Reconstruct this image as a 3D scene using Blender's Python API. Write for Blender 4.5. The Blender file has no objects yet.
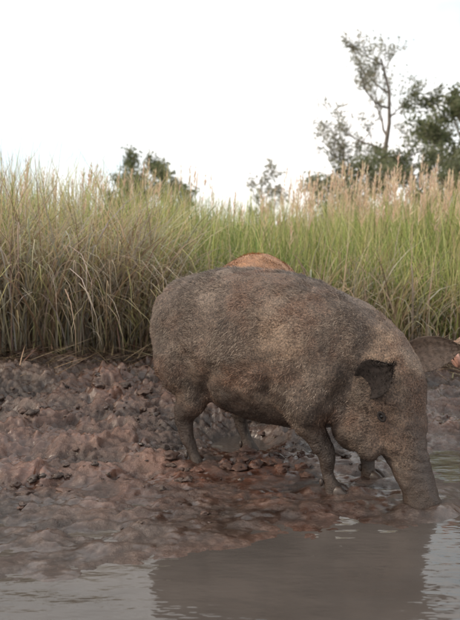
import bpy, math, numpy as np
from mathutils import Vector, Matrix
rng = np.random.default_rng(7)
C = bpy.context
col = C.scene.collection

# ---------------------------------------------------------------- noise
def _h(ix, iy, iz, seed):
    n = (ix.astype(np.int64)*374761393 + iy.astype(np.int64)*668265263 + iz.astype(np.int64)*2147483647 + seed*1274126177) & 0xffffffff
    n = ((n ^ (n >> 13))*1274126177) & 0xffffffff
    n = ((n ^ (n >> 16))*2246822519) & 0xffffffff
    return ((n ^ (n >> 15)) & 0xffffff)/float(0xffffff)
def vnoise(x, y, z=None, seed=0):
    two = z is None
    if two: z = np.zeros_like(x)
    ix, iy, iz = np.floor(x), np.floor(y), np.floor(z)
    fx, fy, fz = x-ix, y-iy, z-iz
    fx, fy, fz = [f*f*(3-2*f) for f in (fx, fy, fz)]
    r = 0
    for a in (0, 1):
        for b in (0, 1):
            for c in ((0,) if two else (0, 1)):
                r = r + _h(ix+a, iy+b, iz+c, seed)*(fx if a else 1-fx)*(fy if b else 1-fy)*(fz if c else 1-fz)
    return r*2-1
def fbm(x, y, z=None, o=4, seed=0):
    r = 0; a = 1.0; s = 0
    for i in range(o):
        r = r + a*vnoise(x, y, z, seed+i*17); s += a
        x, y = x*2.03+5.1, y*2.03+1.7
        if z is not None: z = z*2.03+3.3
        a *= .5
    return r/s
def worley(x, y, seed=0):
    ix, iy = np.floor(x), np.floor(y)
    f1 = np.full(x.shape, 9.0); f2 = np.full(x.shape, 9.0); hid = np.zeros(x.shape)
    for a in (-1, 0, 1):
        for b in (-1, 0, 1):
            cx, cy = ix+a, iy+b
            z0 = np.zeros_like(cx)
            px = cx+_h(cx, cy, z0, seed); py = cy+_h(cx, cy, z0+1, seed)
            d = np.hypot(px-x, py-y)
            m = d < f1
            hid = np.where(m, _h(cx, cy, z0+2, seed), hid)
            f2 = np.where(m, f1, np.minimum(f2, d))
            f1 = np.where(m, d, f1)
    return f1, f2, hid

def mesh_np(name, V, F, mat=None, smooth=False, colors=None, parent=None):
    me = bpy.data.meshes.new(name)
    V = np.asarray(V, dtype=np.float32); F = np.asarray(F, dtype=np.int32)
    k = F.shape[1]
    me.vertices.add(len(V)); me.vertices.foreach_set('co', V.ravel())
    me.loops.add(F.size); me.loops.foreach_set('vertex_index', F.ravel())
    me.polygons.add(len(F))
    me.polygons.foreach_set('loop_start', np.arange(0, F.size, k, dtype=np.int32))
    me.polygons.foreach_set('loop_total', np.full(len(F), k, dtype=np.int32))
    me.update(calc_edges=True)
    me.validate()
    me.polygons.foreach_set('use_smooth', np.full(len(me.polygons), smooth))
    if colors is not None:
        at = me.color_attributes.new('Col', 'FLOAT_COLOR', 'POINT')
        c = np.ones((len(V), 4), dtype=np.float32); c[:, :3] = colors
        at.data.foreach_set('color', c.ravel())
    ob = bpy.data.objects.new(name, me)
    col.objects.link(ob)
    if mat: me.materials.append(mat)
    if parent: ob.parent = parent
    return ob

# ---------------------------------------------------------------- materials
def new_mat(name):
    m = bpy.data.materials.new(name); m.use_nodes = True
    nt = m.node_tree; b = nt.nodes['Principled BSDF']
    return m, nt, b
def N(nt, t, **kw):
    n = nt.nodes.new(t)
    for k, v in kw.items():
        if k in n.inputs.keys(): n.inputs[k].default_value = v
        else: setattr(n, k, v)
    return n
def ramp(nt, src, stops):
    r = nt.nodes.new('ShaderNodeValToRGB')
    e = r.color_ramp.elements
    while len(e) < len(stops): e.new(0.5)
    for i, (p, c) in enumerate(stops):
        e[i].position = p
        e[i].color = (*c, 1) if isinstance(c, tuple) else (c, c, c, 1)
    nt.links.new(src, r.inputs[0])
    return r
def mth(nt, op, a, b=None, clamp=False):
    m = N(nt, 'ShaderNodeMath', operation=op, use_clamp=clamp)
    for i, v in enumerate((a, b)):
        if v is None: continue
        if hasattr(v, 'is_output'): nt.links.new(v, m.inputs[i])
        else: m.inputs[i].default_value = v
    return m.outputs[0]
def mixc(nt, fac, a, b, mode='MIX'):
    m = nt.nodes.new('ShaderNodeMix'); m.data_type = 'RGBA'; m.blend_type = mode
    L = nt.links
    if hasattr(fac, 'is_output'): L.new(fac, m.inputs[0])
    else: m.inputs[0].default_value = fac
    for s, i in ((a, 6), (b, 7)):
        if hasattr(s, 'is_output'): L.new(s, m.inputs[i])
        else: m.inputs[i].default_value = (*s, 1)
    return m.outputs[2]

def mud_mat():
    m, nt, b = new_mat('wet_mud'); L = nt.links
    g = N(nt, 'ShaderNodeNewGeometry')
    n1 = N(nt, 'ShaderNodeTexNoise', Scale=3.0, Detail=6.0, Roughness=.6)
    n2 = N(nt, 'ShaderNodeTexNoise', Scale=28.0, Detail=8.0, Roughness=.7)
    n3 = N(nt, 'ShaderNodeTexNoise', Scale=120.0, Detail=5.0, Roughness=.7)
    n4 = N(nt, 'ShaderNodeTexNoise', Scale=8.0, Detail=6.0, Roughness=.6)
    for n in (n1, n2, n3, n4): L.new(g.outputs['Position'], n.inputs['Vector'])
    c1 = ramp(nt, n1.outputs[0], [(.3, (.036, .022, .016)), (.55, (.078, .050, .037)), (.75, (.13, .092, .070))])
    c2 = ramp(nt, n2.outputs[0], [(.3, (.028, .017, .012)), (.5, (.078, .050, .037)), (.72, (.22, .165, .13))])
    cc = mixc(nt, .55, c1.outputs[0], c2.outputs[0])
    at = N(nt, 'ShaderNodeAttribute', attribute_name='Col')
    sep = N(nt, 'ShaderNodeSeparateColor'); L.new(at.outputs['Color'], sep.inputs[0])
    cc = mixc(nt, sep.outputs[2], cc, mixc(nt, 1.0, cc, (1.5, 1.0, .82), 'MULTIPLY'))
    cav = ramp(nt, sep.outputs[1], [(.0, (.15, .13, .12)), (.45, (.80, .79, .78)), (1., (1.8, 1.7, 1.64))])  # crevice shade put into the colour: hollows darkened, crests lightened
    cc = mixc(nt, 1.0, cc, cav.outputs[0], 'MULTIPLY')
    wet = mixc(nt, 1.0, cc, (.76, .78, .84), 'MULTIPLY')
    cc = mixc(nt, sep.outputs[0], cc, wet)
    film = mth(nt, 'MULTIPLY', mth(nt, 'MULTIPLY', mth(nt, 'SUBTRACT', n4.outputs[0], .465), 11., True), sep.outputs[0], True)
    cc = mixc(nt, film, cc, mixc(nt, 1.0, cc, (.8, .8, .82), 'MULTIPLY'))
    L.new(cc, b.inputs['Base Color'])
    rr = ramp(nt, sep.outputs[0], [(0., .68), (.5, .38), (1., .22)])
    ro = N(nt, 'ShaderNodeMix'); L.new(film, ro.inputs[0]); L.new(rr.outputs[0], ro.inputs[2]); ro.inputs[3].default_value = .06
    L.new(ro.outputs[0], b.inputs['Roughness'])
    b.inputs['IOR'].default_value = 1.55
    bs = mth(nt, 'SUBTRACT', .85, mth(nt, 'MULTIPLY', film, .76))
    bp = N(nt, 'ShaderNodeBump', Distance=.014); L.new(n2.outputs[0], bp.inputs['Height']); L.new(bs, bp.inputs['Strength'])
    bp2 = N(nt, 'ShaderNodeBump', Distance=.004); L.new(n3.outputs[0], bp2.inputs['Height']); L.new(bp.outputs[0], bp2.inputs['Normal']); L.new(bs, bp2.inputs['Strength'])
    L.new(bp2.outputs[0], b.inputs['Normal'])
    return m
def water_mat():
    m, nt, b = new_mat('murky_water'); L = nt.links
    g = N(nt, 'ShaderNodeNewGeometry')
    n = N(nt, 'ShaderNodeTexNoise', Scale=2.2, Detail=4.0); L.new(g.outputs['Position'], n.inputs['Vector'])
    r = ramp(nt, n.outputs[0], [(.3, (.050, .043, .039)), (.7, (.082, .070, .063))])
    L.new(r.outputs[0], b.inputs['Base Color'])
    b.inputs['Roughness'].default_value = .05; b.inputs['IOR'].default_value = 1.42
    mp = N(nt, 'ShaderNodeMapping'); mp.inputs['Scale'].default_value = (5, 12, 1); L.new(g.outputs['Position'], mp.inputs[0])
    n2 = N(nt, 'ShaderNodeTexNoise', Scale=1.0, Detail=3.0); L.new(mp.outputs[0], n2.inputs['Vector'])
    bp = N(nt, 'ShaderNodeBump', Strength=.5, Distance=.012); L.new(n2.outputs[0], bp.inputs['Height'])
    L.new(bp.outputs[0], b.inputs['Normal'])
    return m
def leaf_mat(name, trans=.35, rough=.6):
    m, nt, b = new_mat(name); L = nt.links
    at = N(nt, 'ShaderNodeAttribute', attribute_name='Col')
    L.new(at.outputs['Color'], b.inputs['Base Color']); b.inputs['Roughness'].default_value = rough
    b.inputs['Specular IOR Level'].default_value = .25
    if trans > 0:
        t = N(nt, 'ShaderNodeBsdfTranslucent'); L.new(at.outputs['Color'], t.inputs[0])
        mx = N(nt, 'ShaderNodeMixShader'); mx.inputs[0].default_value = trans
        L.new(b.outputs[0], mx.inputs[1]); L.new(t.outputs[0], mx.inputs[2])
        L.new(mx.outputs[0], nt.nodes['Material Output'].inputs[0])
    return m
def bark_mat():
    m, nt, b = new_mat('bark'); L = nt.links
    g = N(nt, 'ShaderNodeNewGeometry')
    n = N(nt, 'ShaderNodeTexNoise', Scale=6.0, Detail=5.0); L.new(g.outputs['Position'], n.inputs['Vector'])
    r = ramp(nt, n.outputs[0], [(.3, (.10, .085, .07)), (.7, (.20, .17, .145))]); L.new(r.outputs[0], b.inputs['Base Color'])
    b.inputs['Roughness'].default_value = .9
    return m
def pig_mat(name, dark, mid, light, wetc, tan, red):
    m, nt, b = new_mat(name); L = nt.links
    tc = N(nt, 'ShaderNodeTexCoord'); P = tc.outputs['Object']
    n1 = N(nt, 'ShaderNodeTexNoise', Scale=5.0, Detail=6.0, Roughness=.65)
    n2 = N(nt, 'ShaderNodeTexNoise', Scale=38.0, Detail=7.0, Roughness=.75)
    n3 = N(nt, 'ShaderNodeTexNoise', Scale=150.0, Detail=3.0, Roughness=.7)
    for n in (n1, n2, n3): L.new(P, n.inputs['Vector'])
    c1 = ramp(nt, n1.outputs[0], [(.38, dark), (.5, mid), (.64, light)])
    c2 = ramp(nt, n2.outputs[0], [(.34, dark), (.52, mid), (.68, light)])
    cc = mixc(nt, .5, c1.outputs[0], c2.outputs[0])
    at = N(nt, 'ShaderNodeAttribute', attribute_name='Col')
    sep = N(nt, 'ShaderNodeSeparateColor'); L.new(at.outputs['Color'], sep.inputs[0])
    cc = mixc(nt, sep.outputs[0], cc, mixc(nt, .75, cc, tan))
    cc = mixc(nt, sep.outputs[2], cc, mixc(nt, .7, cc, red))
    sp = ramp(nt, n3.outputs[0], [(.35, (.36, .34, .33)), (.5, (1., 1., 1.)), (.68, (2.0, 1.9, 1.8))])
    cc = mixc(nt, .85, cc, sp.outputs[0], 'MULTIPLY')
    cc = mixc(nt, sep.outputs[1], cc, mixc(nt, .85, cc, wetc))
    L.new(cc, b.inputs['Base Color'])
    rr = ramp(nt, sep.outputs[1], [(0., .78), (1., .28)]); L.new(rr.outputs[0], b.inputs['Roughness'])
    bp = N(nt, 'ShaderNodeBump', Strength=.9, Distance=.010); L.new(n2.outputs[0], bp.inputs['Height'])
    bp2 = N(nt, 'ShaderNodeBump', Strength=.9, Distance=.004); L.new(n3.outputs[0], bp2.inputs['Height']); L.new(bp.outputs[0], bp2.inputs['Normal'])
    L.new(bp2.outputs[0], b.inputs['Normal'])
    return m
def plain(name, c, rough=.5, ns=30.):
    m, nt, b = new_mat(name); L = nt.links
    tc = N(nt, 'ShaderNodeTexCoord')
    n = N(nt, 'ShaderNodeTexNoise', Scale=ns, Detail=4.0); L.new(tc.outputs['Object'], n.inputs['Vector'])
    r = ramp(nt, n.outputs[0], [(.3, tuple(v*.6 for v in c)), (.7, tuple(v*1.3 for v in c))]); L.new(r.outputs[0], b.inputs['Base Color'])
    b.inputs['Roughness'].default_value = rough
    bp = N(nt, 'ShaderNodeBump', Strength=.5, Distance=.003); L.new(n.outputs[0], bp.inputs['Height']); L.new(bp.outputs[0], b.inputs['Normal'])
    return m

M_MUD = mud_mat(); M_WATER = water_mat(); M_GRASS = leaf_mat('grass_blades', .35); M_LEAF = leaf_mat('tree_leaves', .4); M_BARK = bark_mat()

# ---------------------------------------------------------------- ground
PIG = (.265, 3.19); YAW = math.radians(-30)
def p2w(xl, yl): return PIG[0]+xl*math.cos(YAW)-yl*math.sin(YAW), PIG[1]+xl*math.sin(YAW)+yl*math.cos(YAW)
FEET = [p2w(-.365, -.14), p2w(-.275, .14), p2w(.235, -.13), p2w(.29, .12)]
SNOUT = p2w(.56, -.095)
SX = [-6, -3, -.67, -.25, .34, .71, .92, 1.3, 3, 6]
SY = [1.2, 1.7, 2.17, 2.34, 2.58, 2.72, 3.0, 3.2, 3.4, 3.6]
def shore(x): return np.interp(x, SX, SY)
def ground_parts(x, y):
    s = y-shore(x) + .09*fbm(x*2.2, y*2.2, seed=3, o=3)
    base = np.where(s < 0, np.maximum(s*.14, -.35), 0)
    base = base + np.interp(s, [0, .1, .55, 1.0, 3.0, 5, 12], [0, .008, .017, .050, .20, .30, .36])
    base = base + .09*np.exp(-((x+1.25)/.7)**2-((y-4.4)/.6)**2)
    strip = np.exp(-((s-.32)/.28)**2)
    base = base + strip*(.024*fbm(x*5, y*10, seed=31, o=4)*1.3+.001)
    for (px, py, rx, ry, dp) in [(.03, 3.66, .18, .18, .15), (-.62, 2.56, .22, .05, .012), (-.9, 3.3, .16, .1, .06), (-.7, 3.0, .14, .07, .035), (-.35, 3.15, .12, .08, .035), (.95, 3.35, .28, .22, .06), (-.45, 2.9, .12, .05, .02)]:
        base = base - dp*np.exp(-((x-px)/rx)**2-((y-py)/ry)**2)
    near = np.clip(1-(np.abs(x)-6)/4, 0, 1)*np.clip(1-(y-9)/4, 0, 1)
    amp = np.interp(s, [-.6, -.1, .15, .5, 1.0, 2.2], [.003, .007, .012, .026, .052, .078])*near
    amp = amp*(1-.5*np.exp(-((x-.15)/.55)**2-((y-3.2)/.32)**2))
    for (fx, fy) in FEET:
        r = np.hypot(x-fx, y-fy)
        base = base + .016*np.exp(-(r/.10)**2) - .012*np.exp(-(r/.045)**2)
    r = np.hypot(x-SNOUT[0], y-SNOUT[1]); base = base + .020*np.exp(-((r-.10)/.05)**2)*(1+.8*fbm(x*12, y*12, seed=15, o=3))
    wx = x+.10*fbm(x*6, y*6, seed=11, o=4); wy = y+.10*fbm(x*6+9, y*6, seed=12, o=4)
    f1, g1, h1 = worley(wx*5.2, wy*7.5, 21)
    f2, g2, h2 = worley(wx*14, wy*19, 22)
    f3, g3, h3 = worley(wx*37, wy*42, 23)
    e1 = np.clip((g1-f1)*2.6, 0, 1); e2 = np.clip((g2-f2)*2.4, 0, 1); e3 = np.clip((g3-f3)*2, 0, 1)
    e1 = e1*e1*(3-2*e1)
    d = e1*(h1*1.3-.35)*.62 + e2**.7*(h2*.9-.1)*.40 + e3*h3*.15 + .80*fbm(x*4.0, y*5.5, seed=5)
    rid = 1-np.abs(fbm(x*8, y*11, seed=61, o=3))*3.0
    d = d + .14*rid + .26*fbm(x*42, y*45, seed=8, o=3)
    d = d-.28
    return s, base, amp, d
def ground_h(x, y):
    s, b, a, d = ground_parts(np.atleast_1d(np.asarray(x, float)), np.atleast_1d(np.asarray(y, float)))
    return b+a*d
def axis(lo, hi, step, far, g=1.18):
    a = list(np.arange(lo, hi, step)); st = step; v = a[-1]
    while v < far: st *= g; v += st; a.append(v)
    st = step; v = a[0]; pre = []
    while v > -far: st *= g; v -= st; pre.append(v)
    return np.array(pre[::-1]+a)
gx = axis(-1.75, 1.75, .0080, 2500); gy = axis(1.9, 5.5, .0080, 2500)
X, Y = np.meshgrid(gx, gy)
X = X.ravel(); Y = Y.ravel()
s, bs, am, d = ground_parts(X, Y)
Z = bs+am*d
wet = np.clip(np.interp(s, [-1, .5, .9, 1.8, 3], [1, 1, .95, .75, .5]) + .5*fbm(X*1.9, Y*1.9, seed=44), 0, 1)
cav = np.clip(.5+d*.70, 0, 1)  # height mask for the shade painted into mud hollows
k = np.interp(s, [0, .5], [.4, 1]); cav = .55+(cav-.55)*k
red = np.clip(.75*np.exp(-((X-.17)/.36)**2-((Y-3.2)/.22)**2)*(1+1.4*fbm(X*9, Y*9, seed=93, o=3)) + .22+.8*fbm(X*2.6, Y*2.6, seed=91, o=4), 0, 1)
cols = np.stack([wet, cav, red], 1)
nx, ny = len(gx), len(gy)
idx = np.arange(nx*ny).reshape(ny, nx)
F = np.stack([idx[:-1, :-1], idx[:-1, 1:], idx[1:, 1:], idx[1:, :-1]], -1).reshape(-1, 4)
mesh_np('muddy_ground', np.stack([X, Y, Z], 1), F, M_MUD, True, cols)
mesh_np('pond_water', [(-60, -40, 0), (60, -40, 0), (60, 4.2, 0), (-60, 4.2, 0)], [[0, 1, 2, 3]], M_WATER)

def ico(sub=2):
    import bmesh
    bm = bmesh.new(); bmesh.ops.create_icosphere(bm, subdivisions=sub, radius=1)
    v = np.array([x.co[:] for x in bm.verts]); f = np.array([[a.index for a in p.verts] for p in bm.faces]); bm.free()
    return v, f
iv, jf = ico(2); iv3, jf3 = ico(3)
Vs, Fs, Cs = [], [], []; off = 0
red_spots = [(rng.normal(.19, .17), rng.normal(3.24, .07), rng.uniform(.010, .032)) for i in range(26)]
cand = [(rng.uniform(-2.0, 2.2), rng.uniform(2.55, 5.5), .004+.024*rng.random()**3) for i in range(1700)]
for i, (x, y, r) in enumerate(red_spots+cand):
    isred = i < len(red_spots)
    sd = y-float(shore(x))
    if not isred:
        if sd < .08 or rng.random() > min(1, .2+sd*.7): continue
        if fbm(np.array([x*2.5]), np.array([y*2.5]), seed=90, o=2)[0] < -.05: continue
        if sd < .5: r *= .5
    elif min(math.hypot(x-a, y-b) for a, b in FEET) < .07: continue
    sc = np.array([r*rng.uniform(.8, 1.8), r*rng.uniform(.8, 1.4), r*rng.uniform(.5, .8)])
    o = rng.uniform(0, 100, 3)
    nn = 1+.55*vnoise(iv3[:, 0]*1.6+o[0], iv3[:, 1]*1.6+o[1], iv3[:, 2]*1.6+o[2], seed=3)+.35*fbm(iv3[:, 0]*3.5+o[0], iv3[:, 1]*3.5, iv3[:, 2]*3.5, seed=4, o=3)
    v = iv3*nn[:, None]*sc
    a = rng.uniform(0, 6.28); ca, sa = math.cos(a), math.sin(a)
    v = np.stack([v[:, 0]*ca-v[:, 1]*sa, v[:, 0]*sa+v[:, 1]*ca, v[:, 2]], 1)+np.array([x, y, ground_h(x, y)[0]+r*.05])
    Vs.append(v); Fs.append(jf3+off); off += len(v)
    Cs.append(np.tile([.2+.6*rng.random(), rng.uniform(.25, .7), rng.uniform(.7, 1) if isred else .5*rng.random()], (len(v), 1)))
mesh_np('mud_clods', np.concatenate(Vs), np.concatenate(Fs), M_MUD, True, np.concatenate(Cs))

# ---------------------------------------------------------------- grass
def blades(x, y, L, th0, th1, az, w, c0, c1, seg=6, zoff=-.02, base=None, face=None):
    n = len(x)
    z0 = ground_h(x, y)+zoff if base is None else base
    t = np.linspace(0, 1, seg+1)
    th = th0[:, None]+th1[:, None]*t[None, :]**1.6
    ds = (L/seg)[:, None]
    hx = np.concatenate([np.zeros((n, 1)), np.cumsum(np.sin(th[:, :-1])*ds, 1)], 1)
    hz = np.concatenate([np.zeros((n, 1)), np.cumsum(np.cos(th[:, :-1])*ds, 1)], 1)
    px = x[:, None]+hx*np.cos(az)[:, None]; py = y[:, None]+hx*np.sin(az)[:, None]; pz = z0[:, None]+hz
    fa = (az+np.pi/2+rng.normal(0, .7, n)) if face is None else face
    ww = w[:, None]*np.clip((1-t[None, :])*1.6, .04, 1)*.5
    sx, sy = np.cos(fa)[:, None]*ww, np.sin(fa)[:, None]*ww
    A = np.stack([px-sx, py-sy, pz], -1); B = np.stack([px+sx, py+sy, pz], -1)
    V = np.stack([A, B], 2).reshape(-1, 3)
    b0 = np.arange(n)[:, None]*(2*(seg+1)); k = np.arange(seg)[None, :]*2
    F = np.stack([b0+k, b0+k+1, b0+k+3, b0+k+2], -1).reshape(-1, 4)
    tc = t[None, :, None]
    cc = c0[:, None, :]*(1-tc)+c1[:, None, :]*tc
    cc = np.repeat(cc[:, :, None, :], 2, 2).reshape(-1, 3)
    tip = np.stack([px[:, -1], py[:, -1], pz[:, -1]], 1)
    return V, F, cc, tip
def pal(n, cols, p, jit=.2):
    c = np.array(cols)[rng.choice(len(cols), n, p=p)]
    return np.clip(c*(1+rng.normal(0, jit, (n, 1)))*(1+rng.normal(0, .06, (n, 3))), .01, .8)
def join(parts):
    V, F, Cc = [], [], []; o = 0
    for v, f, c in parts:
        V.append(v); F.append(f+o); Cc.append(c); o += len(v)
    return np.concatenate(V), np.concatenate(F), np.concatenate(Cc)
def front(x): return np.interp(x, [-6, -2, -1, 0, 1, 2, 6], [4.9, 5.05, 5.25, 5.65, 5.65, 5.6, 5.5])+.34*fbm(np.asarray(x, float)*1.9, np.asarray(x, float)*0+3.3, seed=71, o=4)
GREEN = (.17, .23, .065); YG = (.38, .42, .14); YEL = (.58, .53, .25); TAN = (.55, .44, .29); BRN = (.28, .20, .125); DK = (.08, .085, .04)
def sample(n, depth, p=1.0, xr=(-5, 5), off=0.):
    x = rng.uniform(*xr, n); y = front(x)+off+depth*rng.random(n)**p
    k = fbm(x*1.8, y*1.8, seed=77, o=3)
    keep = rng.random(n) < np.clip(.7+k*1.6, .12, 1)
    return x[keep], y[keep]
parts = []
x, y = sample(38000, 4.6, 1.6)
n = len(x)
hh = np.interp(x, [-5, -2.2, -1.4, -.6, 0, .8, 1.6, 5], [1.22, 1.20, 1.13, 1.02, .90, .92, 1.0, 1.05])
hh = hh*(1+.24*fbm(x*1.5, y*.9, seed=5, o=3))*rng.uniform(.55, 1.14, n)*(1-.25*np.exp(-(y-front(x))/.3))
leftness = np.clip((-x-.3)/1.3, 0, 1)
patch = np.clip(.5+fbm(x*1.2+4, y*1.2, seed=66, o=3)*1.4, 0, 1)
c1 = pal(n, [GREEN, YG, YEL, TAN], [.20, .46, .23, .11])
c1 = np.where((rng.random(n) < patch*.4)[:, None], pal(n, [GREEN, (.22, .29, .08)], [.5, .5]), c1)
c1 = np.where((rng.random(n) < leftness*.42)[:, None], pal(n, [TAN, BRN, YEL], [.5, .3, .2]), c1)
c0 = c1*.55+np.array(BRN)*.2  # darker blade bases, lifted in colour to stand in for sky fill and haze
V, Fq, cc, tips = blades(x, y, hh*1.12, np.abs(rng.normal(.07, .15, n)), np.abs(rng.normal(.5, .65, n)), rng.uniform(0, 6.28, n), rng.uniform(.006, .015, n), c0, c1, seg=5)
parts.append((V, Fq, cc))
x, y = sample(15000, 1.0, 1.0, off=-.2); n = len(x)
c1 = pal(n, [GREEN, YG, BRN, TAN, DK], [.28, .30, .18, .18, .06])
V, Fq, cc, _ = blades(x, y, rng.uniform(.18, .65, n), np.abs(rng.normal(.15, .25, n)), np.abs(rng.normal(.9, .6, n)), rng.uniform(0, 6.28, n), rng.uniform(.005, .012, n), c1*.5, c1, seg=4)
parts.append((V, Fq, cc))
x = rng.uniform(-12, 12, 9000); y = rng.uniform(9.5, 19, 9000); n = len(x)
c1 = pal(n, [GREEN, YG, YEL, TAN], [.15, .35, .25, .25])
V, Fq, cc, _ = blades(x, y, rng.uniform(.8, 1.4, n), np.abs(rng.normal(.05, .1, n)), np.abs(rng.normal(.4, .3, n)), rng.uniform(0, 6.28, n), rng.uniform(.015, .035, n), c1*.5, c1, seg=4)
parts.append((V, Fq, cc))
v, f, c = join(parts)
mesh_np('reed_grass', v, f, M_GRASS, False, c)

parts = []
x = np.concatenate([rng.uniform(-3.4, -.45, 8000), rng.uniform(-.45, 2.8, 3600)]); n = len(x)
kk = rng.random(n) < np.clip(.75+1.7*fbm(x*3, x*0+.5, seed=35, o=2), .08, 1); x = x[kk]; n = len(x)
y = front(x)+rng.uniform(-.32, .6, n)
c1 = pal(n, [TAN, (.50, .45, .36), BRN, YEL], [.34, .38, .16, .12])
lean_az = rng.normal(-1.2, 1.1, n)
V, Fq, cc, _ = blades(x, y, rng.uniform(.45, 1.5, n)*np.where(x < -.45, 1, .68), np.abs(rng.normal(.12, .22, n)), np.abs(rng.normal(2.0, .75, n)), lean_az, rng.uniform(.005, .014, n), c1*.5, c1, seg=8)
parts.append((V, Fq, cc))
n = 4200; x = rng.uniform(-3, 3, n); y = front(x)+rng.normal(-.28, .32, n)
c1 = pal(n, [TAN, BRN, (.10, .07, .05)], [.22, .35, .43])
V, Fq, cc, _ = blades(x, y, rng.uniform(.08, .42, n), rng.uniform(1.2, 1.5, n), rng.uniform(.0, .3, n), rng.uniform(0, 6.28, n), rng.uniform(.003, .009, n), c1*.8, c1, seg=4, zoff=.025)
parts.append((V, Fq, cc))
v, f, c = join(parts)
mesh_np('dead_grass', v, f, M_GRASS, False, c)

def plumes(x, y, H, pl, colp, name):
    n = len(x)
    az = rng.uniform(-.9, .9, n)
    cs = pal(n, [TAN, YEL], [.5, .5])
    V, Fq, cc, tips = blades(x, y, H, np.abs(rng.normal(.05, .07, n)), np.abs(rng.normal(.22, .2, n)), az, np.full(n, .005), cs*.7, cs, seg=6)
    parts = [(V, Fq, cc)]
    m = 30
    rep = np.repeat(np.arange(n), m)
    fr = rng.random(n*m)
    bx = tips[rep, 0]-fr*.05*np.cos(az[rep])*pl[rep]*2; by = tips[rep, 1]+rng.normal(0, .006, n*m); bz = tips[rep, 2]-fr*pl[rep]+.02
    Lb = pl[rep]*(.16+.30*fr)*rng.uniform(.6, 1.3, n*m)
    c1 = pal(n*m, colp, [.5, .3, .2], .12)
    V, Fq, cc, _ = blades(bx, by, Lb, np.abs(rng.normal(.4, .25, n*m)), rng.uniform(.2, 1.1, n*m), rng.normal(0, 1, n*m)+np.where(rng.random(n*m) < .35, 3.14, 0), np.full(n*m, .0055), c1*.9, c1, seg=3, base=bz)
    parts.append((V, Fq, cc))
    v, f, c = join(parts)
    mesh_np(name, v, f, M_GRASS, False, c)
PP = [(.70, .52, .37), (.78, .62, .46), (.54, .40, .29)]
x = np.concatenate([rng.uniform(.5, 3.4, 560), rng.uniform(-3.2, -.2, 140), rng.uniform(-.2, .6, 26)])
y = front(x)+rng.uniform(.6, 4.2, len(x))
H = np.where(x > .5, rng.uniform(.95, 1.38, len(x)), np.where(x < -.2, rng.uniform(1.0, 1.38, len(x)), rng.uniform(.8, 1.12, len(x))))
plumes(x, y, H, rng.uniform(.12, .30, len(x)), PP, 'flowering_reeds')

# ---------------------------------------------------------------- trees
def tube(path, radii, k=6):
    path = np.array(path); V = []
    for i, p in enumerate(path):
        t = path[min(i+1, len(path)-1)]-path[max(i-1, 0)]; t = t/np.linalg.norm(t)
        a = np.cross(t, [0.3, 1, .1]); a /= np.linalg.norm(a); b = np.cross(t, a)
        for j in range(k):
            an = 2*math.pi*j/k
            V.append(p+radii[i]*(math.cos(an)*a+math.sin(an)*b))
    F = [[i*k+j, i*k+(j+1) % k, (i+1)*k+(j+1) % k, (i+1)*k+j] for i in range(len(path)-1) for j in range(k)]
    return np.array(V), np.array(F)
def tree(name, loc, H, spread, leaf, nleaf, cols, p, crown0=.3, dens=1.0, lean=0., seed=1, levels=3, up=.5):
    r = np.random.default_rng(seed)
    Vs, Fs = [], []; o = 0; ends = []
    def grow(p0, d, L, rad, lev):
        nonlocal o
        pts = [p0]; dd = d.copy(); ns = 6
        for i in range(ns):
            dd = dd+r.normal(0, .13, 3)+np.array([0, 0, .05]); dd /= np.linalg.norm(dd)
            pts.append(pts[-1]+dd*L/ns)
        rr = [rad*(1-.75*i/ns) for i in range(ns+1)]
        v, f = tube(pts, rr, 6 if lev == 0 else 4); Vs.append(v); Fs.append(f+o); o += len(v)
        if lev >= levels: ends.extend([(q, L) for q in pts[2:]]); return
        if lev == levels-1: ends.extend([(q, L*.5) for q in pts[4:]])
        nb = (9 if lev == 0 else 5)
        for j in range(nb):
            t = (crown0+(1-crown0)*(j+.5)/nb) if lev == 0 else (.3+.7*(j+r.random())/nb)
            i = min(int(t*ns), ns-1); q = pts[i]+(pts[i+1]-pts[i])*(t*ns-i)
            az = r.uniform(0, 6.28)
            nd = np.array([math.cos(az), math.sin(az), r.uniform(.1, .9)*up*2]); nd = nd/np.linalg.norm(nd)
            if lev > 0: nd = nd*.7+dd*.6; nd /= np.linalg.norm(nd)
            LL = spread*(1-.45*abs(t-.45))*r.uniform(.7, 1.1) if lev == 0 else L*r.uniform(.4, .65)
            grow(q, nd, LL, max(rad*(.5-.25*t), .008), lev+1)
    grow(np.array([0, 0, -.2]), np.array([lean, 0, 1.]), H*.92, H*.018, 0)
    par = bpy.data.objects.new(name, None); col.objects.link(par); par.location = loc
    mesh_np('trunk_and_limbs', np.concatenate(Vs), np.concatenate(Fs), M_BARK, True, parent=par)
    e = np.array([q for q, _ in ends])
    keep = r.random(len(e)) < dens
    e = e[keep]
    w = r.random(len(e))**1.5+.15
    k = r.choice(len(e), nleaf, p=w/w.sum())
    c = e[k]+r.normal(0, leaf*1.5, (nleaf, 3))
    a = r.normal(size=(nleaf, 3)); a /= np.linalg.norm(a, axis=1)[:, None]
    b = np.cross(a, r.normal(size=(nleaf, 3))); b /= np.linalg.norm(b, axis=1)[:, None]
    s = (leaf*r.uniform(.5, 1.2, nleaf))[:, None]
    V = np.stack([c-a*s, c-b*s*.45, c+a*s, c+b*s*.45], 1).reshape(-1, 3)
    F = np.arange(nleaf*4).reshape(-1, 4)
    cl = np.array(cols)[r.choice(len(cols), nleaf, p=p)]*(1+.25*vnoise(c[:, 0]*1.3, c[:, 1]*1.3, c[:, 2]*1.3, seed=seed))[:, None]
    mesh_np('foliage', V, F, M_LEAF, False, np.repeat(cl, 4, 0), parent=par)
G1 = [(.10, .12, .06), (.15, .165, .085), (.21, .21, .12)]  # leaf greens, lightened so the colour carries distance haze
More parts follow.
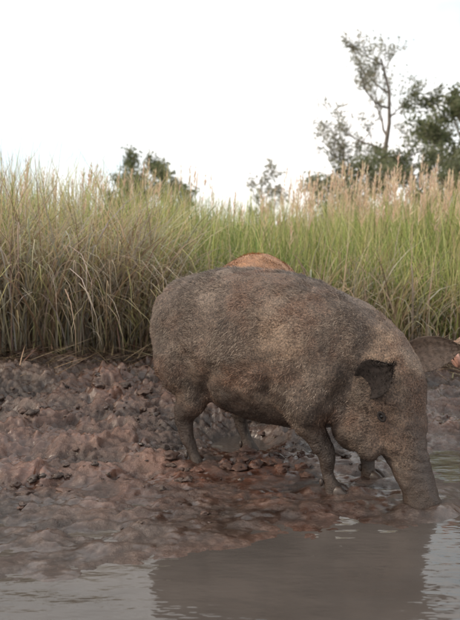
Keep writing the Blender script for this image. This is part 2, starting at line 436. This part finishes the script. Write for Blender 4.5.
G2 = [(.20, .21, .15), (.28, .27, .19), (.36, .32, .23)]  # paler leaf set, aerial haze put into the colour
def wx_at(u, D): return (u-230)/800*D
D = 32
tree('slender_tree', (wx_at(388, D), D, .2), 8.4, 2.3, .065, 4400, G2, [.4, .35, .25], crown0=.35, dens=.6, seed=5)
tree('slender_tree', (wx_at(350, 34), 34, .2), 5.2, 1.9, .075, 2000, G2, [.4, .35, .25], crown0=.4, dens=.5, seed=9)
tree('leafy_tree', (wx_at(440, 28), 28, .2), 5.3, 1.9, .085, 8500, G1, [.35, .4, .25], crown0=.15, seed=12)
tree('leafy_tree', (wx_at(490, 28), 29, .2), 6.0, 2.4, .085, 8000, G1, [.35, .4, .25], crown0=.15, seed=14)
tree('leafy_tree', (wx_at(130, 38), 38, .2), 4.1, 1.5, .10, 4600, G1, [.5, .35, .15], crown0=.2, seed=21)
tree('leafy_tree', (wx_at(183, 38), 38, .2), 4.1, 1.0, .10, 3600, G1, [.5, .35, .15], crown0=.2, seed=22)
tree('slender_tree', (wx_at(268, 40), 40, .2), 4.0, 1.3, .10, 1000, G2, [.4, .35, .25], crown0=.3, dens=.5, seed=23)
for i, (u, H, sp) in enumerate([(340, 2.7, 1.2), (362, 3.0, 1.3), (385, 3.1, 1.3), (410, 3.3, 1.3), (432, 3.4, 1.4), (470, 3.4, 1.5), (540, 4., 2.)]):
    tree('bush', (wx_at(u, 25), 25+i % 3, .2), H, sp, .07, 3200, G1 if i % 2 else G1[1:]+G2[:1], [.4, .35, .25], crown0=.05, seed=40+i, levels=2)

# ---------------------------------------------------------------- pigs
def loft(stations, k=28):
    C0 = np.array([s[0] for s in stations], float); V = []
    n = len(C0)
    for i in range(n):
        t = C0[min(i+1, n-1)]-C0[max(i-1, 0)]; t /= np.linalg.norm(t)
        lat = np.array([0, 1, 0.])-t*t[1]; lat /= np.linalg.norm(lat)
        up = np.cross(t, lat)
        up = -up if up[2] < 0 and abs(t[0]) > abs(t[2]) else up
        for j in range(k):
            a = 2*math.pi*j/k
            V.append(C0[i]+up*math.sin(a)*stations[i][1]+lat*math.cos(a)*stations[i][2])
    F = []
    for i in range(n-1):
        for j in range(k):
            F.append((i*k+j, i*k+(j+1) % k, (i+1)*k+(j+1) % k, (i+1)*k+j))
    F.append(tuple(range(k))[::-1]); F.append(tuple((n-1)*k+j for j in range(k)))
    return V, F
def dense(st, m=5):
    A = np.array([list(s[0])+[s[1], s[2]] for s in st], float); out = []
    for i in range(len(A)-1):
        p0, p1, p2, p3 = A[max(i-1, 0)], A[i], A[i+1], A[min(i+2, len(A)-1)]
        for q in range(m):
            t = q/m
            out.append(.5*((2*p1)+(-p0+p2)*t+(2*p0-5*p1+4*p2-p3)*t*t+(-p0+3*p1-3*p2+p3)*t**3))
    out.append(A[-1])
    return [((o[0], o[1], o[2]), max(o[3], .004), max(o[4], .004)) for o in out]
TORSO = [((-.655, 0, .56), .05, .05), ((-.635, 0, .56), .12, .11), ((-.58, 0, .56), .178, .178), ((-.48, 0, .57), .240, .228), ((-.33, 0, .557), .288, .262),
         ((-.15, 0, .53), .310, .282), ((.02, 0, .508), .302, .280), ((.16, 0, .495), .275, .258), ((.27, 0, .485), .225, .220), ((.34, 0, .46), .15, .16)]
HEAD_DOWN = [((.15, 0, .50), .240, .225), ((.25, 0, .475), .226, .205), ((.325, -.012, .425), .202, .180), ((.378, -.026, .365), .178, .158), ((.422, -.040, .300), .142, .134),
             ((.460, -.055, .235), .106, .104), ((.492, -.070, .170), .081, .080), ((.520, -.083, .105), .069, .068), ((.543, -.093, .045), .067, .068), ((.556, -.098, .005), .074, .074), ((.560, -.100, -.020), .074, .074)]
HEAD_FWD = [((.17, 0, .52), .235, .225), ((.30, 0, .53), .20, .19), ((.42, 0, .54), .165, .16), ((.52, 0, .52), .145, .138), ((.60, 0, .49), .11, .105),
            ((.68, 0, .455), .082, .080), ((.76, 0, .42), .070, .070), ((.82, 0, .39), .070, .072), ((.84, 0, .38), .069, .072)]
LEGS = {
 'hn': [((-.44, -.09, .48), .15, .12), ((-.42, -.12, .39), .125, .095), ((-.405, -.14, .31), .085, .066), ((-.435, -.145, .245), .053, .042), ((-.445, -.145, .20), .040, .034), ((-.425, -.145, .13), .031, .028), ((-.40, -.14, .07), .029, .028), ((-.385, -.14, .03), .035, .035), ((-.37, -.14, -.03), .038, .038)],
 'hf': [((-.40, .10, .46), .16, .12), ((-.34, .13, .37), .12, .09), ((-.31, .14, .30), .08, .062), ((-.335, .14, .235), .050, .040), ((-.335, .14, .19), .038, .032), ((-.315, .14, .12), .031, .028), ((-.295, .14, .065), .029, .028), ((-.285, .14, .03), .035, .035), ((-.275, .14, -.03), .038, .038)],
 'fn': [((.11, -.11, .46), .16, .12), ((.11, -.15, .37), .115, .09), ((.12, -.155, .29), .076, .064), ((.165, -.15, .21), .050, .044), ((.195, -.14, .155), .039, .036), ((.20, -.135, .09), .030, .029), ((.21, -.135, .05), .031, .031), ((.22, -.13, .02), .037, .037), ((.235, -.13, -.03), .039, .039)],
 'ff': [((.16, .11, .46), .16, .12), ((.20, .13, .37), .12, .09), ((.23, .135, .29), .076, .062), ((.26, .13, .21), .050, .044), ((.27, .13, .155), .039, .036), ((.265, .125, .09), .030, .029), ((.27, .122, .05), .031, .031), ((.275, .12, .02), .037, .037), ((.29, .12, -.03), .039, .039)],
}
def ear(base, tip, wvec, width, cupk=.35, m=11, n=10):
    base, tip, wvec = np.array(base), np.array(tip), np.array(wvec, float)
    ax = tip-base; L = np.linalg.norm(ax); ax /= L
    wv = wvec-ax*wvec.dot(ax); wv /= np.linalg.norm(wv); nr = np.cross(ax, wv)
    V = []
    for side in (0, 1):
        for i in range(n+1):
            t = i/n
            w = max(width*(.62+1.25*t-1.87*t*t), .003) if t < 1 else .003
            for j in range(m+1):
                q = j/m*2-1
                cup = cupk*width*(1-q*q)*(1-t*.75)
                wav = .006*math.sin(j*2.1+i*.9)*t
                p = base+ax*L*t+wv*q*w-nr*(cup+wav)+np.array([0, 0, -.08*L*t*t])+nr*(.010*(1-t*.6) if side else 0)*(1-abs(q)*.6)
                V.append(p)
    F = []; S = (n+1)*(m+1)
    for i in range(n):
        for j in range(m):
            a = i*(m+1)+j
            F.append((a, a+1, a+m+2, a+m+1)); F.append((S+a, S+a+m+1, S+a+m+2, S+a+1))
    for i in range(n):
        a = i*(m+1); F.append((a, a+m+1, S+a+m+1, S+a)); a += m; F.append((a, S+a, S+a+m+1, a+m+1))
    return np.array(V), F
M_HOOF = plain('hoof_horn', (.05, .035, .028), .45, 60.); M_EYE = plain('pig_eye', (.012, .009, .008), .25); M_HAIR = leaf_mat('bristle_hair', 0, .55)
def pig(name, loc, yaw, head, mat, hairc, ears, eye, nhair, snout_mat, ear_mats, earhair, scale=1., seed=0):
    r = np.random.default_rng(seed)
    par = bpy.data.objects.new(name, None); col.objects.link(par)
    par.location = loc; par.rotation_euler = (0, 0, yaw); par.scale = (scale,)*3
    down = head is HEAD_DOWN
    V, F = [], []
    def add(v, f):
        o = len(V); V.extend([tuple(p) for p in v]); F.extend([tuple(i+o for i in q) for q in f])
    add(*loft(dense(TORSO), 40)); add(*loft(dense(head), 32))
    for l in LEGS.values(): add(*loft(dense(l), 18))
    add(*loft(dense([((-.60, .02, .66), .022, .022), ((-.66, .03, .63), .016, .016), ((-.68, .04, .56), .011, .011), ((-.665, .05, .48), .009, .009), ((-.66, .05, .42), .012, .012)]), 8))
    def blob(c, rad):
        v = iv3*np.array(rad)+np.array(c); add(v, [tuple(q) for q in jf3])
    if down:
        for sgn in (-1, 1):
            blob((.305, -.015+sgn*.115, .275), (.095, .06, .10))
            blob((.455, -.032+sgn*.088, .375), (.045, .042, .05))
            blob((.395, -.01+sgn*.120, .455), (.065, .055, .06))
            blob((.370, -.04+sgn*.105, .215), (.05, .035, .065))
        blob((.43, -.01, .485), (.078, .10, .07))
        blob((.29, 0, .27), (.10, .12, .09))
        for sgn in (-1, 1): blob((.14, sgn*.165, .41), (.12, .10, .17))
    else:
        for sgn in (-1, 1):
            blob((.50, sgn*.105, .44), (.085, .06, .075)); blob((.56, sgn*.07, .575), (.05, .045, .045))
    for sgn in (-1, 1): blob((-.44, sgn*.135, .49), (.15, .11, .19))
    me = bpy.data.meshes.new('t'); me.from_pydata(V, [], F); me.update()
    ob = bpy.data.objects.new('t', me); col.objects.link(ob)
    md = ob.modifiers.new('r', 'REMESH'); md.mode = 'VOXEL'; md.voxel_size = .0068
    sm = ob.modifiers.new('s', 'SMOOTH'); sm.factor = .6; sm.iterations = 9
    C.view_layer.update()
    dg = C.evaluated_depsgraph_get()
    bm = bpy.data.meshes.new_from_object(ob.evaluated_get(dg))
    bpy.data.objects.remove(ob)
    nv = len(bm.vertices)
    co = np.empty(nv*3, np.float32); bm.vertices.foreach_get('co', co); co = co.reshape(-1, 3).astype(float)
    no = np.empty(nv*3, np.float32); bm.vertices.foreach_get('normal', no); no = no.reshape(-1, 3).astype(float)
    x, y, z = co.T
    dsp = .012*fbm(x*7, y*7, z*7, o=2, seed=seed)+.008*fbm(x*24, y*24, z*24, o=3, seed=seed+5)
    def fold(cx, slope, wdt, amp, zlo, zhi):
        dd = (x-(cx+slope*(z-.45)+.012*np.sin(z*31)))/wdt
        return -amp*np.exp(-dd*dd)*np.clip((z-zlo)/.08, 0, 1)*np.clip((zhi-z)/.1, 0, 1)
    if down:
        dsp = dsp+fold(.29, .55, .03, .010, .22, .66)
        dsp = dsp+np.where(x > .42, -.0022*np.clip(np.sin((z+.25*x)*170+2*y), 0, 1)*np.clip((.30-z)/.08, 0, 1)*np.clip((z-.06)/.05, 0, 1), 0)
    dsp = dsp+fold(.00, -.1, .03, .012, .22, .56)+fold(-.255, .5, .032, .016, .24, .52)
    co = co+no*dsp[:, None]
    bm.vertices.foreach_set('co', co.astype(np.float32).ravel()); bm.update()
    bm.polygons.foreach_set('use_smooth', np.full(len(bm.polygons), True))
    bm.materials.clear(); bm.materials.append(mat)
    def tanf(p):
        q = fbm(p[:, 0]*9, p[:, 1]*9, p[:, 2]*9, o=3, seed=31)
        hd = np.clip((p[:, 0]-.33)/.08, 0, 1)*np.clip((p[:, 2]-.42)/.1, 0, 1) if down else 0*p[:, 0]
        sh = np.exp(-((p[:, 0]-.03)/.10)**2-((p[:, 2]-.60)/.11)**2)*.7
        return np.clip((hd*.7+sh)*(.9+q*1.3)+np.clip(q-.12, 0, 1)*.9, 0, 1)
    def wetf(p):
        q = fbm(p[:, 0]*6, p[:, 1]*6, p[:, 2]*6, o=4, seed=77)
        lo = np.where(p[:, 0] > .3, .30, .41)
        return np.clip((lo-p[:, 2]+q*.38)/.17, 0, 1)
    def redf(p):
        q = fbm(p[:, 0]*7+3, p[:, 1]*7, p[:, 2]*7, o=4, seed=78)
        hd = np.clip((p[:, 0]-.34)/.08, 0, 1)*np.clip((.46-p[:, 2])/.1, 0, 1) if down else 0*p[:, 0]
        return np.clip(hd*(.75+q*1.5)+np.clip((q-.10)*3, 0, .8), 0, 1)
    at = bm.color_attributes.new('Col', 'FLOAT_COLOR', 'POINT')
    ca = np.ones((nv, 4), np.float32); ca[:, 0] = tanf(co); ca[:, 1] = wetf(co); ca[:, 2] = redf(co)
    at.data.foreach_set('color', ca.ravel())
    body = bpy.data.objects.new('body', bm); col.objects.link(body); body.parent = par
    hv_all = []
    for i, e in enumerate(ears):
        v, f = ear(*e)
        em = bpy.data.meshes.new('ear'); em.from_pydata([tuple(p) for p in v], [], f); em.update()
        for p in em.polygons: p.use_smooth = True
        em.materials.append(ear_mats[i])
        eo = bpy.data.objects.new('ear_%d' % (i+1), em); col.objects.link(eo); eo.parent = par
        sd = eo.modifiers.new('s', 'SUBSURF'); sd.levels = 1; sd.render_levels = 1
        nh = 1600; pk = v[r.integers(0, len(v), nh)]+r.normal(0, .004, (nh, 3))
        ax = np.array(e[1])-np.array(e[0]); ax /= np.linalg.norm(ax)
        dv = ax+r.normal(0, .45, (nh, 3)); dv /= np.linalg.norm(dv, axis=1)[:, None]
        sdv = np.cross(dv, r.normal(size=(nh, 3))); sdv /= np.linalg.norm(sdv, axis=1)[:, None]; sdv *= .0009
        hv_all.append((np.stack([pk-sdv, pk+sdv, pk+dv*r.uniform(.006, .022, nh)[:, None]], 1).reshape(-1, 3), nh, earhair[i]))
    for sg in (-1, 1):
        q = Vector((eye[0], eye[1]+sg*.3, eye[2]))
        ok, p, nn, _ = body.closest_point_on_mesh(q)
        mesh_np('eye', iv*.009+np.array(p)-np.array(nn)*.004, jf, M_EYE, True, parent=par)
        nn = np.array(nn); fw = np.array([0.5, 0, -.85]); fw -= nn*fw.dot(nn); fw /= np.linalg.norm(fw); uu = np.cross(nn, fw)
        path = [np.array(p)+nn*.001+fw*math.cos(a)*.017+uu*math.sin(a)*.010 for a in np.linspace(0, 2*math.pi, 17)]
        tv, tf = tube(path, [.0055]*17, 6); mesh_np('eyelid', tv, tf, ear_mats[0], True, parent=par)
    hv, hf = [], []; o = 0
    for l in LEGS.values():
        c = np.array(l[-1][0]); c2 = np.array(l[-3][0])
        for sg in (-1, 1):
            toe = iv.copy(); toe[:, 0] = toe[:, 0]*.038+.008; toe[:, 1] = toe[:, 1]*.017; toe[:, 2] = np.where(toe[:, 2] < 0, toe[:, 2]*.02, toe[:, 2]*.040*(1-.3*np.clip(toe[:, 0]/.04, -1, 1)))
            toe += np.array([c[0]+.012, c[1]+sg*.019, .002]); hv.append(toe); hf.append(jf+o); o += len(toe)
            dw = iv*np.array([.009, .008, .016])+np.array([c2[0]-.026, c2[1]+sg*.018, c2[2]-.006]); hv.append(dw); hf.append(jf+o); o += len(dw)
    mesh_np('hooves', np.concatenate(hv), np.concatenate(hf), M_HOOF, True, parent=par)
    e = np.array(head[-1][0]); d = e-np.array(head[-3][0]); d /= np.linalg.norm(d)
    lat = np.array([0, 1, 0.]); lat = lat-d*lat.dot(d); lat /= np.linalg.norm(lat); up = np.cross(d, lat); up *= 1 if up[2] > 0 or abs(d[2]) > .9 else -1
    V = []; F = []; K = 28; R0 = head[-1][2]
    for (rad, ofs) in [(.9, -.02), (1.07, -.006), (1.06, .006), (.93, .012), (.5, .011), (.01, .010)]:
        for j in range(K):
            a = 2*math.pi*j/K; V.append(e+d*ofs+up*math.sin(a)*rad*R0*.9+lat*math.cos(a)*rad*R0)
    for i in range(5):
        for j in range(K): F.append([i*K+j, i*K+(j+1) % K, (i+1)*K+(j+1) % K, (i+1)*K+j])
    mesh_np('snout_disc', V, F, snout_mat, True, parent=par)
    for sg in (-1, 1):
        nvv = iv[:, :1]*up*.018+iv[:, 1:2]*lat*.011+iv[:, 2:3]*d*.004+(e+d*.012+lat*sg*.024)
        mesh_np('nostril', nvv, jf, M_EYE, True, parent=par)
    bm.calc_loop_triangles()
    T = np.empty(len(bm.loop_triangles)*3, np.int32); bm.loop_triangles.foreach_get('vertices', T); T = T.reshape(-1, 3)
    P0, P1, P2 = co[T[:, 0]], co[T[:, 1]], co[T[:, 2]]
    cr = np.cross(P1-P0, P2-P0); ar = np.linalg.norm(cr, axis=1); fn = cr/(ar[:, None]+1e-12)
    cm = fbm(P0[:, 0]*14, P0[:, 1]*14, P0[:, 2]*14, o=3, seed=seed+4)
    pr = ar*np.where(P0[:, 2] < .14, .05, 1)*np.clip(.5+cm*2.6, .04, 1)*(1-.7*wetf(P0))
    k = r.choice(len(T), nhair, p=pr/pr.sum())
    a, b = r.random(nhair), r.random(nhair); sw = a+b > 1; a[sw] = 1-a[sw]; b[sw] = 1-b[sw]
    p = P0[k]+(P1-P0)[k]*a[:, None]+(P2-P0)[k]*b[:, None]; nn = fn[k]
    sw = fbm(p[:, 0]*8, p[:, 1]*8, p[:, 2]*8, o=2, seed=seed+40)
    flow = np.array([-1., 0, -.6])+r.normal(0, .4, (nhair, 3))+np.stack([0*sw, 0*sw, sw*1.6], 1)
    hd = (p[:, 0] > .38)[:, None]; flow = np.where(hd, np.array([-.3, 0, .8])+r.normal(0, .25, (nhair, 3)), flow)
    flow -= nn*(flow*nn).sum(1)[:, None]; flow /= np.linalg.norm(flow, axis=1)[:, None]
    ridge = np.clip((nn[:, 2]-.75)*4, 0, 1)
    Lh = r.uniform(.006, .019, nhair)*(1+.8*ridge)*np.where(p[:, 0] > .38, .5, 1)
    dv = flow+nn*r.uniform(.1, .6, nhair)[:, None]; dv /= np.linalg.norm(dv, axis=1)[:, None]
    sd = np.cross(dv, nn); sd /= np.linalg.norm(sd, axis=1)[:, None]+1e-9; sd *= r.uniform(.0007, .0016, nhair)[:, None]
    Vh = np.stack([p-sd-nn*.001, p+sd-nn*.001, p+dv*Lh[:, None]], 1).reshape(-1, 3)
    hc = np.array(hairc)[r.choice(len(hairc), nhair)]*r.uniform(.7, 1.25, nhair)[:, None]
    hc = hc*(1-.78*wetf(p))[:, None]*(1+tanf(p)[:, None]*np.array([.8, .5, .3]))*(1+redf(p)[:, None]*np.array([.15, -.12, -.22]))
    hc = hc*(1+.8*fbm(p[:, 0]*5, p[:, 1]*5, p[:, 2]*5, o=3, seed=5))[:, None]
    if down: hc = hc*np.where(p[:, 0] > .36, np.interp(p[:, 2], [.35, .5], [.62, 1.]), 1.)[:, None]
    Hv = [Vh]; Hc = [np.repeat(hc, 3, 0)]
    for vv, nh, ec in hv_all:
        Hv.append(vv); Hc.append(np.tile(np.array(ec), (nh*3, 1)))
    Hv = np.concatenate(Hv)
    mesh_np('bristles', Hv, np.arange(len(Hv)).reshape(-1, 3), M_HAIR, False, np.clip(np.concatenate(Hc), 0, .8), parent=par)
    return par
PM1 = pig_mat('mud_caked_hide', (.038, .026, .020), (.098, .070, .054), (.215, .165, .130), (.034, .021, .015), (.30, .205, .14), (.12, .070, .048))
PM2 = pig_mat('rusty_hide', (.14, .065, .03), (.28, .14, .07), (.42, .24, .14), (.06, .035, .025), (.45, .26, .14), (.3, .15, .08))
PM3 = pig_mat('brown_hide', (.10, .06, .04), (.20, .13, .09), (.33, .23, .17), (.06, .035, .025), (.45, .28, .2), (.25, .14, .09))
SN1 = plain('muddy_snout', (.06, .042, .035), .35); SN2 = plain('pink_snout', (.58, .33, .26), .45)
EM1 = plain('dark_ear', (.018, .012, .010), .85, 60.); EM1B = plain('brown_ear', (.14, .095, .07), .75, 60.)  # near ear almost black: shade of its hollow put into the colour
EM2 = plain('rusty_ear', (.25, .14, .08), .75, 60.)
pig('pig', (PIG[0], PIG[1], .0), YAW, HEAD_DOWN, PM1, [(.145, .105, .080), (.055, .038, .030), (.26, .205, .16), (.10, .068, .05)],
    [((.355, -.185, .435), (.500, -.290, .560), (-.55, .0, .8), .085, .30), ((.42, .11, .50), (.60, .28, .56), (-.1, .1, 1), .085, .5)], (.462, -.03, .322), 62000, SN1, (EM1, EM1B), ((.024, .017, .014), (.12, .085, .06)), seed=3)
pig('pig', (.165, 4.42, .080), math.radians(82), HEAD_FWD, PM2, [(.42, .22, .11), (.24, .12, .06), (.52, .32, .18)],
    [((.48, -.12, .64), (.56, -.22, .70), (.5, .3, .3), .06), ((.48, .12, .64), (.56, .22, .70), (.5, -.3, .3), .06)], (.58, 0, .56), 22000, SN2, (EM2, EM2), ((.25, .15, .1),)*2, seed=8, scale=.94)
pig('pig', (1.885, 3.92, .03), math.radians(184), HEAD_FWD, PM3, [(.26, .18, .12), (.18, .12, .08)],
    [((.48, -.12, .64), (.56, -.22, .70), (.5, .3, .3), .06), ((.48, .12, .64), (.56, .22, .70), (.5, -.3, .3), .06)], (.58, 0, .56), 12000, SN2, (EM2, EM2), ((.2, .14, .1),)*2, seed=12, scale=.95)

# ---------------------------------------------------------------- light
SUN_EL, SUN_AZ = math.radians(30), math.radians(-100)
w = bpy.data.worlds.new('World'); C.scene.world = w; w.use_nodes = True
nt = w.node_tree; L = nt.links; bg = nt.nodes['Background']
sky = nt.nodes.new('ShaderNodeTexSky'); sky.sky_type = 'NISHITA'; sky.sun_disc = False
sky.sun_elevation = SUN_EL; sky.sun_rotation = SUN_AZ; sky.dust_density = 3.0
tc = nt.nodes.new('ShaderNodeTexCoord')
mp = nt.nodes.new('ShaderNodeMapping'); mp.inputs['Scale'].default_value = (1, 1, 2.2); mp.inputs['Location'].default_value = (.35, 0, 0); L.new(tc.outputs['Generated'], mp.inputs[0])
n = nt.nodes.new('ShaderNodeTexNoise'); n.inputs['Scale'].default_value = 2.2; n.inputs['Detail'].default_value = 5; n.inputs['Roughness'].default_value = .5
L.new(mp.outputs[0], n.inputs['Vector'])
rp = ramp(nt, n.outputs[0], [(.33, .0), (.50, 1.)])
skyb = mixc(nt, .85, sky.outputs[0], (8.4, 10.2, 11.2))
mx = mixc(nt, rp.outputs[0], skyb, (13.0, 12.7, 12.4))
L.new(mx, bg.inputs[0]); bg.inputs[1].default_value = .12
sl = bpy.data.lights.new('sun', 'SUN'); sl.energy = 2.6; sl.angle = math.radians(8); sl.color = (1, .85, .67)
so = bpy.data.objects.new('sun', sl); col.objects.link(so)
dirv = Vector((math.sin(SUN_AZ)*math.cos(SUN_EL), math.cos(SUN_AZ)*math.cos(SUN_EL), math.sin(SUN_EL)))
so.rotation_euler = dirv.to_track_quat('Z', 'Y').to_euler(); so.location = dirv*20

# ---------------------------------------------------------------- camera
cam = bpy.data.cameras.new('camera'); co_ = bpy.data.objects.new('camera', cam); col.objects.link(co_)
co_.location = (0, 0, 1.0); co_.rotation_euler = (math.radians(90-5.71), 0, 0)
cam.sensor_fit = 'VERTICAL'; cam.sensor_height = 24; cam.sensor_width = 24*460/620; cam.lens = 24*800/620
cam.clip_start = .05; cam.clip_end = 6000
cam.dof.use_dof = True; cam.dof.focus_distance = 3.1; cam.dof.aperture_fstop = 2.6
C.scene.camera = co_
C.scene.view_settings.view_transform = 'Standard'; C.scene.view_settings.look = 'None'; C.scene.view_settings.exposure = 0
